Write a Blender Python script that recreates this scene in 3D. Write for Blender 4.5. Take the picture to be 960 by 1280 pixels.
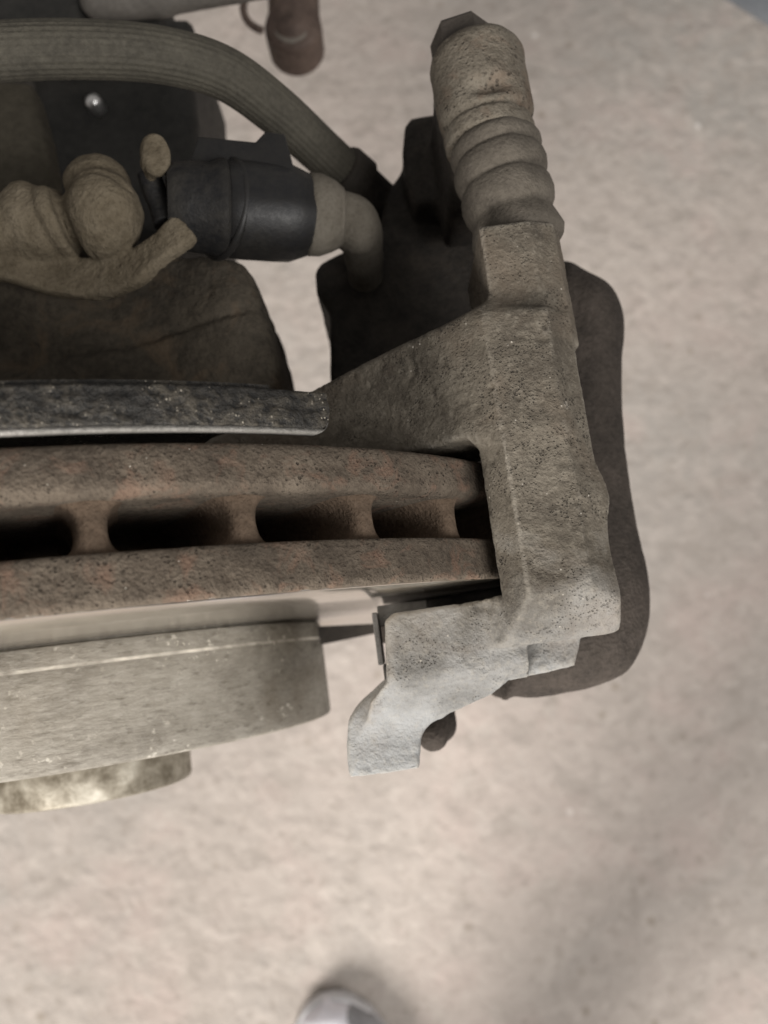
import bpy, math
import numpy as np
from mathutils import Matrix, Vector

for o in list(bpy.data.objects):
    bpy.data.objects.remove(o)
scene = bpy.context.scene
C = scene.collection
R_ = math.radians

# ------------------------------------------------------------------ camera
# working frame: millimetres, X right, Y inboard (along the wheel axis), Z up,
# floor at 0; the camera hangs CAMZ above the floor and looks almost straight down
CAMZ, CAMY = 660.0, -34.27
FPX, TILT, ROLL = 1025.7, 0.161, -0.134
AX, AZ = -93.74, CAMZ - 243.13            # wheel axis (runs along Y)
_ct, _st, _cr, _sr = math.cos(TILT), math.sin(TILT), math.cos(ROLL), math.sin(ROLL)
RM = np.array([[1, 0, 0], [0, _ct, -_st], [0, _st, _ct]]) @ np.array([[_cr, -_sr, 0], [_sr, _cr, 0], [0, 0, 1]])
cam_d = bpy.data.cameras.new('camera')
cam = bpy.data.objects.new('camera', cam_d)
C.objects.link(cam)
M4 = Matrix([[*RM[i], 0] for i in range(3)] + [[0, 0, 0, 1]])
M4.translation = (0, CAMY * .001, CAMZ * .001)
cam.matrix_world = M4
cam_d.sensor_fit = 'VERTICAL'
cam_d.sensor_height = 24
cam_d.lens = 24 * FPX / 1280
cam_d.clip_start, cam_d.clip_end = 0.005, 50
cam_d.dof.use_dof = True
cam_d.dof.focus_distance = 0.146
cam_d.dof.aperture_fstop = cam_d.lens / 1.75
scene.camera = cam

# ------------------------------------------------------------------ light
w = bpy.data.worlds.new('World')
scene.world = w
w.use_nodes = True
bg = w.node_tree.nodes['Background']
bg.inputs[0].default_value = (1.0, 0.955, 0.91, 1)
bg.inputs[1].default_value = 0.33


def area(name, loc, target, size, power, color):
    d = bpy.data.lights.new(name, 'AREA')
    d.shape = 'RECTANGLE'
    d.size, d.size_y = size
    d.energy = power
    d.color = color
    o = bpy.data.objects.new(name, d)
    C.objects.link(o)
    o.location = loc
    o.rotation_euler = (Vector(target) - Vector(loc)).to_track_quat('-Z', 'Y').to_euler()
    return o


area('garage_door_light', (-0.66, -1.1, 1.0), (0.0, -0.1, 0.1), (0.55, 0.55), 37, (1.0, 0.955, 0.9))
area('ceiling_light', (0.75, -0.85, 1.5), (0, 0, 0.4), (0.8, 0.6), 22, (1.0, 0.975, 0.945))

vs = scene.view_settings
vs.view_transform = 'Standard'
vs.look = 'None'
vs.exposure = 0.0
vs.gamma = 1.0
vs.use_curve_mapping = False
scene.cycles.use_denoising = True
scene.cycles.max_bounces = 8
scene.cycles.sample_clamp_indirect = 6


# ------------------------------------------------------------------ helpers
def at(px, py, drop):
    """point where the sight line of a photo pixel meets the level `drop` mm below the camera"""
    d = RM @ np.array([(px - 480) / FPX, -(py - 640) / FPX, -1.0])
    t = -drop / d[2]
    return np.array([t * d[0], CAMY + t * d[1], CAMZ - drop])


def xy(pts, drop):
    return np.array([at(p[0], p[1], drop)[:2] for p in pts])


_rng = np.random.RandomState(7)
_LAT = _rng.rand(32, 32, 32).astype(np.float32)


def vnoise(P, scale, seed=0):
    """smooth value noise in 0..1; scale = feature size in mm"""
    Q = np.asarray(P, np.float64) / scale + seed * 7.31 + 500.0
    i = np.floor(Q).astype(np.int64)
    f = Q - i
    f = f * f * (3 - 2 * f)
    i &= 31
    j = (i + 1) & 31
    x0, y0, z0, x1, y1, z1 = i[:, 0], i[:, 1], i[:, 2], j[:, 0], j[:, 1], j[:, 2]
    fx, fy, fz = f[:, 0], f[:, 1], f[:, 2]
    a = _LAT[x0, y0, z0] * (1 - fx) + _LAT[x1, y0, z0] * fx
    b = _LAT[x0, y1, z0] * (1 - fx) + _LAT[x1, y1, z0] * fx
    c = _LAT[x0, y0, z1] * (1 - fx) + _LAT[x1, y0, z1] * fx
    d = _LAT[x0, y1, z1] * (1 - fx) + _LAT[x1, y1, z1] * fx
    return (a * (1 - fy) + b * fy) * (1 - fz) + (c * (1 - fy) + d * fy) * fz


def fbm(P, scale, seed=0, octs=3):
    s, a, t = 0, 1.0, 0
    for k in range(octs):
        s = s + a * vnoise(P, scale / 2 ** k, seed + k)
        t += a
        a *= .5
    return s / t - .5


# ---- signed distance shapes on grids -------------------------------------
def smin(a, b, k):
    h = np.clip(.5 + .5 * (b - a) / k, 0, 1)
    return b * (1 - h) + a * h - k * h * (1 - h)


def smax(a, b, k):
    return -smin(-a, -b, k)


def poly2(u, v, poly):
    poly = np.asarray(poly, np.float32)
    n = len(poly)
    d = np.full(u.shape, 1e9, np.float32)
    s = np.ones(u.shape, np.float32)
    for i in range(n):
        a, b = poly[i], poly[i - 1]
        ex, ey = b - a
        wx, wy = u - a[0], v - a[1]
        t = np.clip((wx * ex + wy * ey) / (ex * ex + ey * ey + 1e-12), 0, 1)
        bx, by = wx - ex * t, wy - ey * t
        d = np.minimum(d, bx * bx + by * by)
        c1, c2, c3 = v >= a[1], v < b[1], ex * wy > ey * wx
        flip = (c1 & c2 & c3) | (~c1 & ~c2 & ~c3)
        s = np.where(flip, -s, s)
    return s * np.sqrt(d)


def extr(d2, w, w0, w1, r):
    a = d2 + r
    b = np.abs(w - (w0 + w1) / 2) - (w1 - w0) / 2 + r
    return np.minimum(np.maximum(a, b), 0) + np.hypot(np.maximum(a, 0), np.maximum(b, 0)) - r


def capsule(G, a, b, ra, rb=None):
    rb = ra if rb is None else rb
    a, b = np.asarray(a, float), np.asarray(b, float)
    e = b - a
    X, Y, Z = G[0] - a[0], G[1] - a[1], G[2] - a[2]
    t = np.clip((X * e[0] + Y * e[1] + Z * e[2]) / (e @ e), 0, 1)
    return np.sqrt((X - e[0] * t) ** 2 + (Y - e[1] * t) ** 2 + (Z - e[2] * t) ** 2) - (ra + (rb - ra) * t)


def ellip(G, c, r):
    X, Y, Z = (G[0] - c[0]) / r[0], (G[1] - c[1]) / r[1], (G[2] - c[2]) / r[2]
    k = np.sqrt(X * X + Y * Y + Z * Z)
    return (k - 1) * min(r)


def grid(lo, hi, h):
    ax = [np.arange(lo[i], hi[i] + h, h, dtype=np.float32) for i in range(3)]
    return np.meshgrid(*ax, indexing='ij')


def nets(F, lo, h):
    """surface nets: F<0 inside; returns verts (mm) and quads"""
    F = np.asarray(F, np.float32)
    S = F < 0
    nx, ny, nz = F.shape
    cnt = np.zeros((nx - 1, ny - 1, nz - 1), np.int8)
    sl = lambda k, n: slice(k, n - 1 + k)
    for i in (0, 1):
        for j in (0, 1):
            for k in (0, 1):
                cnt += S[sl(i, nx), sl(j, ny), sl(k, nz)]
    idx = np.argwhere((cnt > 0) & (cnt < 8))
    acc = np.zeros((len(idx), 3), np.float64)
    n = np.zeros(len(idx))
    cor = [(i, j, k) for i in (0, 1) for j in (0, 1) for k in (0, 1)]
    vals = {c: F[idx[:, 0] + c[0], idx[:, 1] + c[1], idx[:, 2] + c[2]] for c in cor}
    for c in cor:
        for axn in range(3):
            if c[axn]:
                continue
            c2 = list(c)
            c2[axn] = 1
            c2 = tuple(c2)
            a, b = vals[c], vals[c2]
            m = (a < 0) != (b < 0)
            t = np.where(m, a / np.where(m, a - b, 1), 0)
            p = np.array(c, float)[None].repeat(len(idx), 0)
            p[:, axn] += t
            acc[m] += p[m]
            n[m] += 1
    V = (idx + acc / n[:, None]) * h + np.asarray(lo)
    vid = np.full((nx - 1, ny - 1, nz - 1), -1, np.int64)
    vid[idx[:, 0], idx[:, 1], idx[:, 2]] = np.arange(len(idx))
    quads = []
    for axn in range(3):
        o1, o2 = [(1, 2), (2, 0), (0, 1)][axn]
        sA = [slice(None)] * 3
        sB = [slice(None)] * 3
        sA[axn] = slice(0, F.shape[axn] - 1)
        sB[axn] = slice(1, F.shape[axn])
        a, b = S[tuple(sA)], S[tuple(sB)]
        e = np.argwhere(a != b)
        ok = (e[:, o1] > 0) & (e[:, o2] > 0) & (e[:, o1] < F.shape[o1] - 1) & (e[:, o2] < F.shape[o2] - 1)
        e = e[ok]
        q = []
        for d1, d2 in ((-1, -1), (0, -1), (0, 0), (-1, 0)):
            t = e.copy()
            t[:, o1] += d1
            t[:, o2] += d2
            q.append(vid[t[:, 0], t[:, 1], t[:, 2]])
        q = np.stack(q, 1)
        rev = ~a[e[:, 0], e[:, 1], e[:, 2]]
        q[rev] = q[rev][:, ::-1]
        quads.append(q)
    return V, np.concatenate(quads)


def link_mesh(name, V, faces, mat, parent=None, smooth=True, origin=None):
    base = np.array([v * 1000 for v in parent_world(parent)]) if parent else np.asarray(origin if origin is not None else (0, 0, 0), float)
    me = bpy.data.meshes.new(name)
    V = (np.asarray(V, np.float64) - base) * .001
    if isinstance(faces, np.ndarray):
        nf, k = faces.shape
        me.vertices.add(len(V))
        me.vertices.foreach_set('co', V.ravel().astype(np.float32))
        me.loops.add(nf * k)
        me.loops.foreach_set('vertex_index', faces.ravel().astype(np.int32))
        me.polygons.add(nf)
        me.polygons.foreach_set('loop_start', np.arange(0, nf * k, k, dtype=np.int32))
        me.polygons.foreach_set('loop_total', np.full(nf, k, np.int32))
        me.update(calc_edges=True)
        me.validate()
    else:
        me.from_pydata(V.tolist(), [], faces)
        me.update()
    me.polygons.foreach_set('use_smooth', [smooth] * len(me.polygons))
    me.materials.append(mat)
    o = bpy.data.objects.new(name, me)
    C.objects.link(o)
    if parent:
        o.parent = parent
    else:
        o.location = base * .001
    return o


def parent_world(p):
    v = Vector((0, 0, 0))
    while p:
        v += p.location
        p = p.parent
    return v


def thing(name, label, cat, loc, group=None):
    o = bpy.data.objects.new(name, None)
    o.empty_display_size = .01
    C.objects.link(o)
    o.location = [v * .001 for v in loc]
    o['label'], o['category'] = label, cat
    if group:
        o['group'] = group
    return o


def cast(name, fn, lo, hi, h, mat, parent, rough=(), origin=None):
    """mesh an SDF and roughen it along the normals: rough = [(amplitude, size, seed)], negative size = pits"""
    lo = np.asarray(lo, float)
    V, Q = nets(fn(grid(lo, hi, h)), lo, h)
    if rough:
        n = np.zeros_like(V)
        A, B, Cc, D = V[Q[:, 0]], V[Q[:, 1]], V[Q[:, 2]], V[Q[:, 3]]
        fnm = np.cross(Cc - A, D - B)
        for k in range(4):
            np.add.at(n, Q[:, k], fnm)
        n /= np.linalg.norm(n, axis=1, keepdims=True) + 1e-9
        dsp = np.zeros(len(V))
        for amp, size, seed in rough:
            if size < 0:
                g = vnoise(V, 14, seed + 3)
                dsp -= amp * np.clip((vnoise(V, -size, seed) - .66) * 5, 0, 1) * np.clip((g - .35) * 4, 0, 1)
            else:
                dsp += 2 * amp * fbm(V, size, seed)
        V = V + n * dsp[:, None]
    return link_mesh(name, V, Q, mat, parent, True, origin)


def lathe(name, prof, mat, parent, a, b, seg=64, twist=0.0, smooth=True, closed=False, angles=None, rad_fn=None):
    """revolve (t mm along a->b, r mm) about the line a->b"""
    a, b = np.asarray(a, float), np.asarray(b, float)
    e = (b - a) / np.linalg.norm(b - a)
    u = np.cross(e, (0, 0, 1.0)) if abs(e[2]) < .9 else np.cross(e, (1.0, 0, 0))
    u /= np.linalg.norm(u)
    v = np.cross(u, e)
    th = np.asarray(angles) if angles is not None else np.linspace(0, 2 * np.pi, seg, endpoint=False) + twist
    prof = np.asarray(prof, float)
    n, m = len(th), len(prof)
    r = prof[:, 1][None, :, None].repeat(n, 0)
    if rad_fn is not None:
        r = r + rad_fn(th, prof)[:, :, None]
    V = a + e * prof[:, 0][None, :, None] + r * (u[None, None] * np.cos(th)[:, None, None] + v[None, None] * np.sin(th)[:, None, None])
    V = V.reshape(-1, 3)
    F = []
    for i in range(n):
        i2 = (i + 1) % n
        for j in range(m - 1):
            F.append((i * m + j, i * m + j + 1, i2 * m + j + 1, i2 * m + j))
        if closed:
            F.append((i * m + m - 1, i * m, i2 * m, i2 * m + m - 1))
    if not closed:
        F.append([i * m for i in range(n)])
        F.append([i * m + m - 1 for i in range(n)][::-1])
    o = link_mesh(name, V, F, mat, parent, smooth)
    return o


def sharp(o, ang=35):
    o.data.set_sharp_from_angle(angle=R_(ang))
    return o


def catmull(P, n=12, closed=False):
    P = np.asarray(P, float)
    out = []
    m = len(P)
    rng = range(m) if closed else range(m - 1)
    for i in rng:
        if closed:
            p0, p1, p2, p3 = P[(i - 1) % m], P[i], P[(i + 1) % m], P[(i + 2) % m]
        else:
            p0, p1, p2, p3 = P[max(i - 1, 0)], P[i], P[i + 1], P[min(i + 2, m - 1)]
        for k in range(n):
            t = k / n
            out.append(.5 * (2 * p1 + (p2 - p0) * t + (2 * p0 - 5 * p1 + 4 * p2 - p3) * t * t + (3 * p1 - p0 - 3 * p2 + p3) * t ** 3))
    if not closed:
        out.append(P[-1])
    return np.array(out)


def tube(name, path, radii, mat, parent, seg=32, ridge=(0, 0), origin=None):
    P = np.asarray(path)
    T = np.gradient(P, axis=0)
    T /= np.linalg.norm(T, axis=1, keepdims=True)
    up = np.array([0, 0, 1.0])
    V = []
    th = np.linspace(0, 2 * np.pi, seg, endpoint=False)
    for p, t, r in zip(P, T, radii):
        s = np.cross(t, up)
        s /= np.linalg.norm(s)
        q = np.cross(s, t)
        rr = r + ridge[0] * np.cos(ridge[1] * th)
        V.append(p + rr[:, None] * (np.cos(th)[:, None] * s + np.sin(th)[:, None] * q))
    n = len(P)
    V = np.concatenate(V)
    F = []
    for i in range(n - 1):
        for j in range(seg):
            j2 = (j + 1) % seg
            F.append((i * seg + j, i * seg + j2, (i + 1) * seg + j2, (i + 1) * seg + j))
    F.append(list(range(seg))[::-1])
    F.append([(n - 1) * seg + j for j in range(seg)])
    return link_mesh(name, V, F, mat, parent, True, origin)


# ------------------------------------------------------------------ materials
class NT:
    def __init__(s, name):
        s.m = bpy.data.materials.new(name)
        s.m.use_nodes = True
        s.t = s.m.node_tree
        s.bsdf = s.t.nodes['Principled BSDF']
        s.co = s.t.nodes.new('ShaderNodeTexCoord').outputs['Object']

    def n(s, kind, **kw):
        nd = s.t.nodes.new(kind)
        for k, v in kw.items():
            setattr(nd, k, v)
        return nd

    def l(s, a, b):
        s.t.links.new(a, b)

    def noise(s, size, detail=5, rough=.6, dist=0.0, stretch=None):
        nd = s.n('ShaderNodeTexNoise')
        nd.inputs['Scale'].default_value = 1000.0 / size
        nd.inputs['Detail'].default_value = detail
        nd.inputs['Roughness'].default_value = rough
        nd.inputs['Distortion'].default_value = dist
        src = s.co
        if stretch:
            mp = s.n('ShaderNodeMapping')
            mp.inputs['Scale'].default_value = stretch
            s.l(src, mp.inputs[0])
            src = mp.outputs[0]
        s.l(src, nd.inputs['Vector'])
        return nd.outputs['Fac']

    def vor(s, size, feature='F1', rnd=1.0):
        nd = s.n('ShaderNodeTexVoronoi', feature=feature)
        nd.inputs['Scale'].default_value = 1000.0 / size
        nd.inputs['Randomness'].default_value = rnd
        s.l(s.co, nd.inputs['Vector'])
        return nd.outputs['Distance']

    def ramp(s, fac, stops):
        nd = s.n('ShaderNodeValToRGB')
        cr = nd.color_ramp
        while len(cr.elements) < len(stops):
            cr.elements.new(.5)
        for e, (p, c) in zip(cr.elements, stops):
            e.position = p
            e.color = (c, c, c, 1) if isinstance(c, (int, float)) else (*c, 1)
        s.l(fac, nd.inputs[0])
        return nd.outputs[0]

    def mix(s, fac, a, b, mode='MIX'):
        nd = s.n('ShaderNodeMix', data_type='RGBA', blend_type=mode)
        for sock, v in ((nd.inputs[0], fac), (nd.inputs[6], a), (nd.inputs[7], b)):
            if isinstance(v, (int, float)):
                sock.default_value = v
            elif isinstance(v, tuple):
                sock.default_value = (*v, 1)
            else:
                s.l(v, sock)
        return nd.outputs[2]

    def math(s, op, a, b=0.0, clamp=False):
        nd = s.n('ShaderNodeMath', operation=op, use_clamp=clamp)
        for sock, v in zip(nd.inputs, (a, b)):
            if isinstance(v, (int, float)):
                sock.default_value = v
            else:
                s.l(v, sock)
        return nd.outputs[0]

    def axis(s, k):
        nd = s.n('ShaderNodeSeparateXYZ')
        s.l(s.co, nd.inputs[0])
        return nd.outputs[k]

    def edge(s, lo, hi):
        g = s.n('ShaderNodeNewGeometry')
        return s.ramp(g.outputs['Pointiness'], [(lo, 0.0), (hi, 1.0)])

    def bump(s, h, dist_mm, strength=1.0, prev=None):
        nd = s.n('ShaderNodeBump')
        nd.inputs['Distance'].default_value = dist_mm * .001
        nd.inputs['Strength'].default_value = strength
        s.l(h, nd.inputs['Height'])
        if prev is not None:
            s.l(prev, nd.inputs['Normal'])
        return nd.outputs[0]

    def out(s, col=None, rough=.8, metal=0.0, normal=None, spec=.4):
        b = s.bsdf
        for nm, v in (('Base Color', col), ('Roughness', rough), ('Metallic', metal), ('Specular IOR Level', spec)):
            if v is None:
                continue
            if isinstance(v, tuple):
                b.inputs[nm].default_value = (*v, 1)
            elif isinstance(v, (int, float)):
                b.inputs[nm].default_value = v
            else:
                s.l(v, b.inputs[nm])
        if normal is not None:
            s.l(normal, b.inputs['Normal'])
        return s.m


def grimy(name, dark, mid, lite, big=18, fine=1.6, rough=.85, bump=.25, spec=.3, metal=0.0, specks=0.0, pit=0.0, pitsize=2.2, tint=None, tint_amt=.5):
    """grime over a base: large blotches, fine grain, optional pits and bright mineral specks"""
    n = NT(name)
    A = n.noise(big, 6, .62, .4)
    B = n.noise(fine, 4, .65)
    col = n.ramp(A, [(.33, dark), (.5, mid), (.68, lite)])
    col = n.mix(n.ramp(B, [(.35, .0), (.7, .55)]), col, lite)
    col = n.mix(n.ramp(n.noise(fine * .55, 3, .7), [(.3, .6), (.5, .0)]), col, dark)
    if tint is not None:
        col = n.mix(n.ramp(n.noise(big * .7, 5, .65, .8), [(.52, 0.0), (.66, tint_amt)]), col, tint)
    h = n.math('ADD', n.math('MULTIPLY', B, .8), n.math('MULTIPLY', A, .6))
    nb = n.bump(h, bump * 1.6)
    nb = n.bump(n.noise(fine * .5, 2, .6), bump * .8, 1.0, nb)
    col = n.mix(n.math('MULTIPLY', n.edge(.515, .58), .4), col, lite)
    if pit:
        v = n.math('ADD', n.vor(pitsize * .6), n.math('MULTIPLY', n.math('SUBTRACT', n.noise(pitsize * 1.3, 2, .5), .5), .9))
        msk = n.ramp(n.noise(9, 3, .6), [(.42, 0.0), (.6, 1.0)])
        hole = n.math('MULTIPLY', n.ramp(v, [(.1, 1.0), (.3, 0.0)]), msk)
        nb = n.bump(n.math('SUBTRACT', 1.0, hole), pit, 1.0, nb)
        col = n.mix(n.math('MULTIPLY', hole, .55), col, tuple(c * .35 for c in dark))
    r = n.ramp(B, [(.3, min(1, rough + .08)), (.7, rough - .08)])
    if specks:
        sp = n.ramp(n.vor(2.1), [(.045 * specks, 1.0), (.075 * specks, 0.0)])
        sp = n.math('MULTIPLY', sp, n.ramp(n.noise(7, 3, .6), [(.5, 0.0), (.6, 1.0)]))
        col = n.mix(sp, col, (.62, .58, .5))
        r = n.mix(sp, r, (.25, .25, .25))
    return n.out(col, r, metal, nb, spec)


MAT = {}
# concrete floor
n = NT('concrete')
big = n.noise(300, 5, .55, .2)
midn = n.noise(24, 4, .6, .5)
smal = n.noise(9, 3, .6)
col = n.ramp(big, [(.34, (.325, .302, .278)), (.5, (.368, .328, .298)), (.66, (.405, .352, .32))])
col = n.mix(n.ramp(midn, [(.38, .65), (.5, 0.0)]), col, (.32, .285, .256))
col = n.mix(n.ramp(n.noise(85, 4, .6, .3), [(.52, 0.0), (.68, .5)]), col, (.43, .352, .322))
col = n.mix(n.ramp(n.noise(17, 3, .55), [(.5, 0.0), (.66, .55)]), col, (.44, .395, .36))
col = n.mix(n.ramp(smal, [(.32, .5), (.43, 0.0)]), col, (.26, .228, .2))
col = n.mix(n.math('MULTIPLY', n.ramp(n.vor(38), [(.05, .7), (.085, 0.0)]), n.ramp(n.noise(90, 2, .5), [(.55, 0.0), (.6, 1.0)])), col, (.66, .63, .6))
col = n.mix(n.math('MULTIPLY', n.ramp(n.vor(23), [(.09, .75), (.2, 0.0)]), n.ramp(n.noise(120, 2, .5), [(.5, 0.0), (.6, 1.0)])), col, (.25, .215, .18))
hh = n.math('ADD', n.math('MULTIPLY', n.noise(48, 4, .55), 1.0), n.math('MULTIPLY', n.noise(14, 3, .5, .4), .55))
MAT['concrete'] = n.out(col, .92, 0, n.bump(hh, 8.0, .6), .25)

MAT['rust'] = grimy('rusty_iron', (0.0408, 0.03238, 0.02506), (0.08162, 0.06476, 0.04918), (0.1361, 0.111, 0.08536), 9, 1.3, .9, .3, .2, tint=(.17, .1, .07), tint_amt=.5, specks=.8, pit=.25, pitsize=1.3)
MAT['vane'] = grimy('rusty_vane', (0.06241, 0.04428, 0.03073), (0.107, 0.07495, 0.05256), (0.1516, 0.1107, 0.07925), 8, 1.2, .92, .25, .2)
# polished friction face
n = NT('worn_steel_face')
n_r = n.noise(1.2, 4, .6)
MAT['face'] = n.out(n.ramp(n.noise(14, 4, .6), [(.3, (.6, .57, .52)), (.7, (.74, .7, .64))]), n.ramp(n_r, [(.3, .14), (.7, .24)]), 1.0, n.bump(n_r, .004), .5)

# disc hat: dull grey iron, blotched, scuffed line near the ring
n = NT('hat_iron')
A = n.noise(16, 6, .65, .5)
B = n.noise(1.7, 5, .72, 0.0, (.5, 1.5, .5))
col = n.ramp(A, [(.3, (.14, .125, .104)), (.5, (.21, .192, .162)), (.7, (.27, .252, .218))])
col = n.mix(n.ramp(B, [(.45, 0.0), (.72, .42)]), col, (.36, .34, .3))
col = n.mix(n.ramp(n.noise(34, 3, .6, .4), [(.5, 0.0), (.64, .5)]), col, (.13, .105, .075))
col = n.mix(n.ramp(n.noise(2.2, 4, .7, 0.0, (.55, 1.6, .55)), [(.32, .6), (.46, 0.0)]), col, (.085, .072, .055))
col = n.mix(n.math('MULTIPLY', n.ramp(n.noise(1.9, 3, .6), [(.6, 0.0), (.68, .8)]), n.ramp(n.noise(19, 3, .6), [(.48, 0.0), (.6, 1.0)])), col, (.5, .47, .41))
yy = n.axis(1)
ln = n.ramp(n.math('MULTIPLY', n.math('ABSOLUTE', n.math('ADD', yy, .0052)), 400.0), [(.08, 1.0), (.2, 0.0)])
ln = n.math('MULTIPLY', ln, n.ramp(n.noise(22, 4, .7), [(.42, 0.0), (.6, .9)]))
col = n.mix(ln, col, (.75, .7, .62))
MAT['hat'] = n.out(col, n.ramp(B, [(.3, .8), (.7, .6)]), .1, n.bump(n.math('ADD', n.math('MULTIPLY', B, .7), A), .5), .4)

n = NT('hub_steel')
A = n.noise(10, 5, .65, .15)
col = n.ramp(A, [(.36, (.1, .082, .056)), (.5, (.24, .215, .17)), (.66, (.42, .39, .33))])
MAT['hub'] = n.out(col, n.ramp(A, [(.3, .7), (.7, .48)]), .4, n.bump(n.noise(2.5, 4, .6), .2), .5)

# bracket casting: mottled brown turning pale grey towards the outboard end
n = NT('bracket_casting')
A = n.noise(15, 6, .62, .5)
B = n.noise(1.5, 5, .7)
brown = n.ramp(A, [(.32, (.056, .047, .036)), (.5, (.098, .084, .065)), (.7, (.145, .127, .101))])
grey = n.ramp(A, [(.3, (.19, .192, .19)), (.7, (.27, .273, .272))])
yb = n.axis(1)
pale_end = n.math('ADD', n.math('MULTIPLY', yb, -18.0), n.math('MULTIPLY', n.math('SUBTRACT', A, .5), .7))
pale_end = n.ramp(pale_end, [(.36, 0.0), (.95, 1.0)])
col = n.mix(pale_end, brown, grey)
col = n.mix(n.ramp(B, [(.5, 0.0), (.74, .3)]), col, (.3, .27, .22))
col = n.mix(n.math('MULTIPLY', n.ramp(n.noise(.9, 3, .7), [(.32, .5), (.46, 0.0)]), n.math('SUBTRACT', 1.0, n.math('MULTIPLY', pale_end, .8))), col, (.05, .041, .032))
v = n.vor(.62)
msk = n.ramp(n.noise(11, 4, .6, .5), [(.45, 0.0), (.6, 1.0)])
msk = n.math('MULTIPLY', msk, n.math('SUBTRACT', 1.0, pale_end))
hole = n.math('MULTIPLY', n.ramp(n.math('ADD', v, n.math('MULTIPLY', n.math('SUBTRACT', n.noise(2.6, 2, .5), .5), .9)), [(.12, 1.0), (.3, 0.0)]), msk)
col = n.mix(n.math('MULTIPLY', hole, .5), col, (.035, .029, .023))
col = n.mix(n.math('MULTIPLY', n.edge(.51, .57), .45), col, (.34, .31, .265))
col = n.mix(n.ramp(n.noise(26, 4, .6, .6), [(.5, 0.0), (.66, .35)]), col, (.12, .088, .062))
sp = n.math('MULTIPLY', n.ramp(n.vor(2.4), [(.05, 1.0), (.085, 0.0)]), msk)
col = n.mix(sp, col, (.5, .46, .4))
nb = n.bump(n.math('ADD', B, n.math('MULTIPLY', A, .6)), .35)
nb = n.bump(n.noise(.7, 2, .6), .26, 1.0, nb)
nb = n.bump(n.math('SUBTRACT', 1.0, hole), .6, 1.0, nb)
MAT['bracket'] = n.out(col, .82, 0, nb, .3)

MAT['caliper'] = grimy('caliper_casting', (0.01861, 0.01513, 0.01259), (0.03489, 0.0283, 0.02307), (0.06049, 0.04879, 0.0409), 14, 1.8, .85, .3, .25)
MAT['caliper_dark'] = grimy('shade_dark_casting', (0.01408, 0.01238, 0.01078), (0.02464, 0.02145, 0.01848), (0.04576, 0.03795, 0.0308), 14, 2.2, .7, .2, .2)  # caliper casting with its deep shade put into the colour; ferrule shares it
MAT['ear'] = grimy('dusty_casting', (0.05847, 0.04853, 0.03742), (0.1052, 0.09061, 0.07133), (0.1461, 0.1287, 0.1041), 12, 1.6, .9, .3, .2, pit=.3, pitsize=2.0, tint=(.13, .085, .06), tint_amt=.35)
MAT['rubber'] = grimy('dusty_rubber', (0.04491, 0.03837, 0.03139), (0.07662, 0.06652, 0.05396), (0.1056, 0.09209, 0.07602), 10, 1.4, .9, .18, .2)
MAT['hose'] = grimy('hose_rubber', (0.0368, 0.03344, 0.02693), (0.05704, 0.05192, 0.0408), (0.0874, 0.0792, 0.06202), 26, 1.5, .8, .12, .25)
MAT['plastic'] = grimy('black_plastic', (0.005808, 0.0057, 0.006528), (0.008712, 0.00855, 0.009792), (0.0213, 0.01995, 0.01795), 16, 2.0, .5, .04, .35, specks=.4)
MAT['plug_collar'] = grimy('grey_black_plastic', (.007, .007, .008), (.011, .011, .012), (.035, .032, .028), 14, 2.4, .6, .15, .2)
MAT['mud'] = grimy('dried_mud', (0.06774, 0.05384, 0.03601), (0.1178, 0.09623, 0.06656), (0.1709, 0.1432, 0.1037), 13, 1.8, .95, .3, .15)
MAT['boot'] = grimy('tan_rubber', (0.063, 0.05403, 0.042), (0.1008, 0.08789, 0.07), (0.1386, 0.1237, 0.1015), 12, 1.5, .85, .15, .25)
MAT['knuckle'] = grimy('knuckle_iron', (0.02608, 0.02236, 0.0177), (0.04657, 0.03912, 0.02981), (0.08384, 0.06986, 0.05216), 18, 2.4, .88, .3, .2, tint=(.12, .085, .055), tint_amt=.5)
MAT['black'] = grimy('strut_black', (.01, .0098, .009), (.016, .0155, .014), (.03, .028, .025), 30, 3, .6, .15, .3)
MAT['brownplate'] = grimy('brown_plate', (0.02475, 0.02145, 0.01485), (0.04125, 0.03548, 0.02558), (0.06188, 0.05363, 0.0396), 24, 3, .85, .2, .25)
MAT['armgrey'] = grimy('arm_grey', (0.066, 0.06, 0.0528), (0.096, 0.087, 0.0768), (0.132, 0.12, 0.1068), 24, 3, .8, .2, .3)
MAT['bushing'] = grimy('bushing_metal', (0.04, 0.0273, 0.022), (0.06875, 0.0483, 0.039), (0.1125, 0.0798, 0.064), 16, 3, .7, .2, .3)
MAT['endface'] = grimy('bushing_face', (.07, .06, .05), (.11, .096, .082), (.16, .142, .12), 10, 2, .7, .2, .3)
n = NT('pitted_black_shield')
A = n.noise(11, 5, .65, .6)
B = n.noise(1.3, 4, .7)
patch = n.ramp(A, [(.47, 0.0), (.58, 1.0)])
col = n.ramp(B, [(.35, (.007, .0066, .006)), (.65, (.028, .0255, .022))])
col = n.mix(n.math('MULTIPLY', patch, n.ramp(B, [(.38, 0.0), (.62, .6)])), col, (.09, .077, .058))
vc = n.n('ShaderNodeTexVoronoi')
vc.inputs['Scale'].default_value = 1000 / .42
n.l(n.co, vc.inputs['Vector'])
sx = n.n('ShaderNodeSeparateXYZ')
n.l(vc.outputs['Color'], sx.inputs[0])
gl = n.math('MULTIPLY', n.ramp(sx.outputs[0], [(.88, 0.0), (.94, .8)]), n.ramp(A, [(.48, .03), (.6, 1.0)]))
gl = n.math('MULTIPLY', gl, n.ramp(vc.outputs['Distance'], [(.25, 1.0), (.5, 0.0)]))
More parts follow.
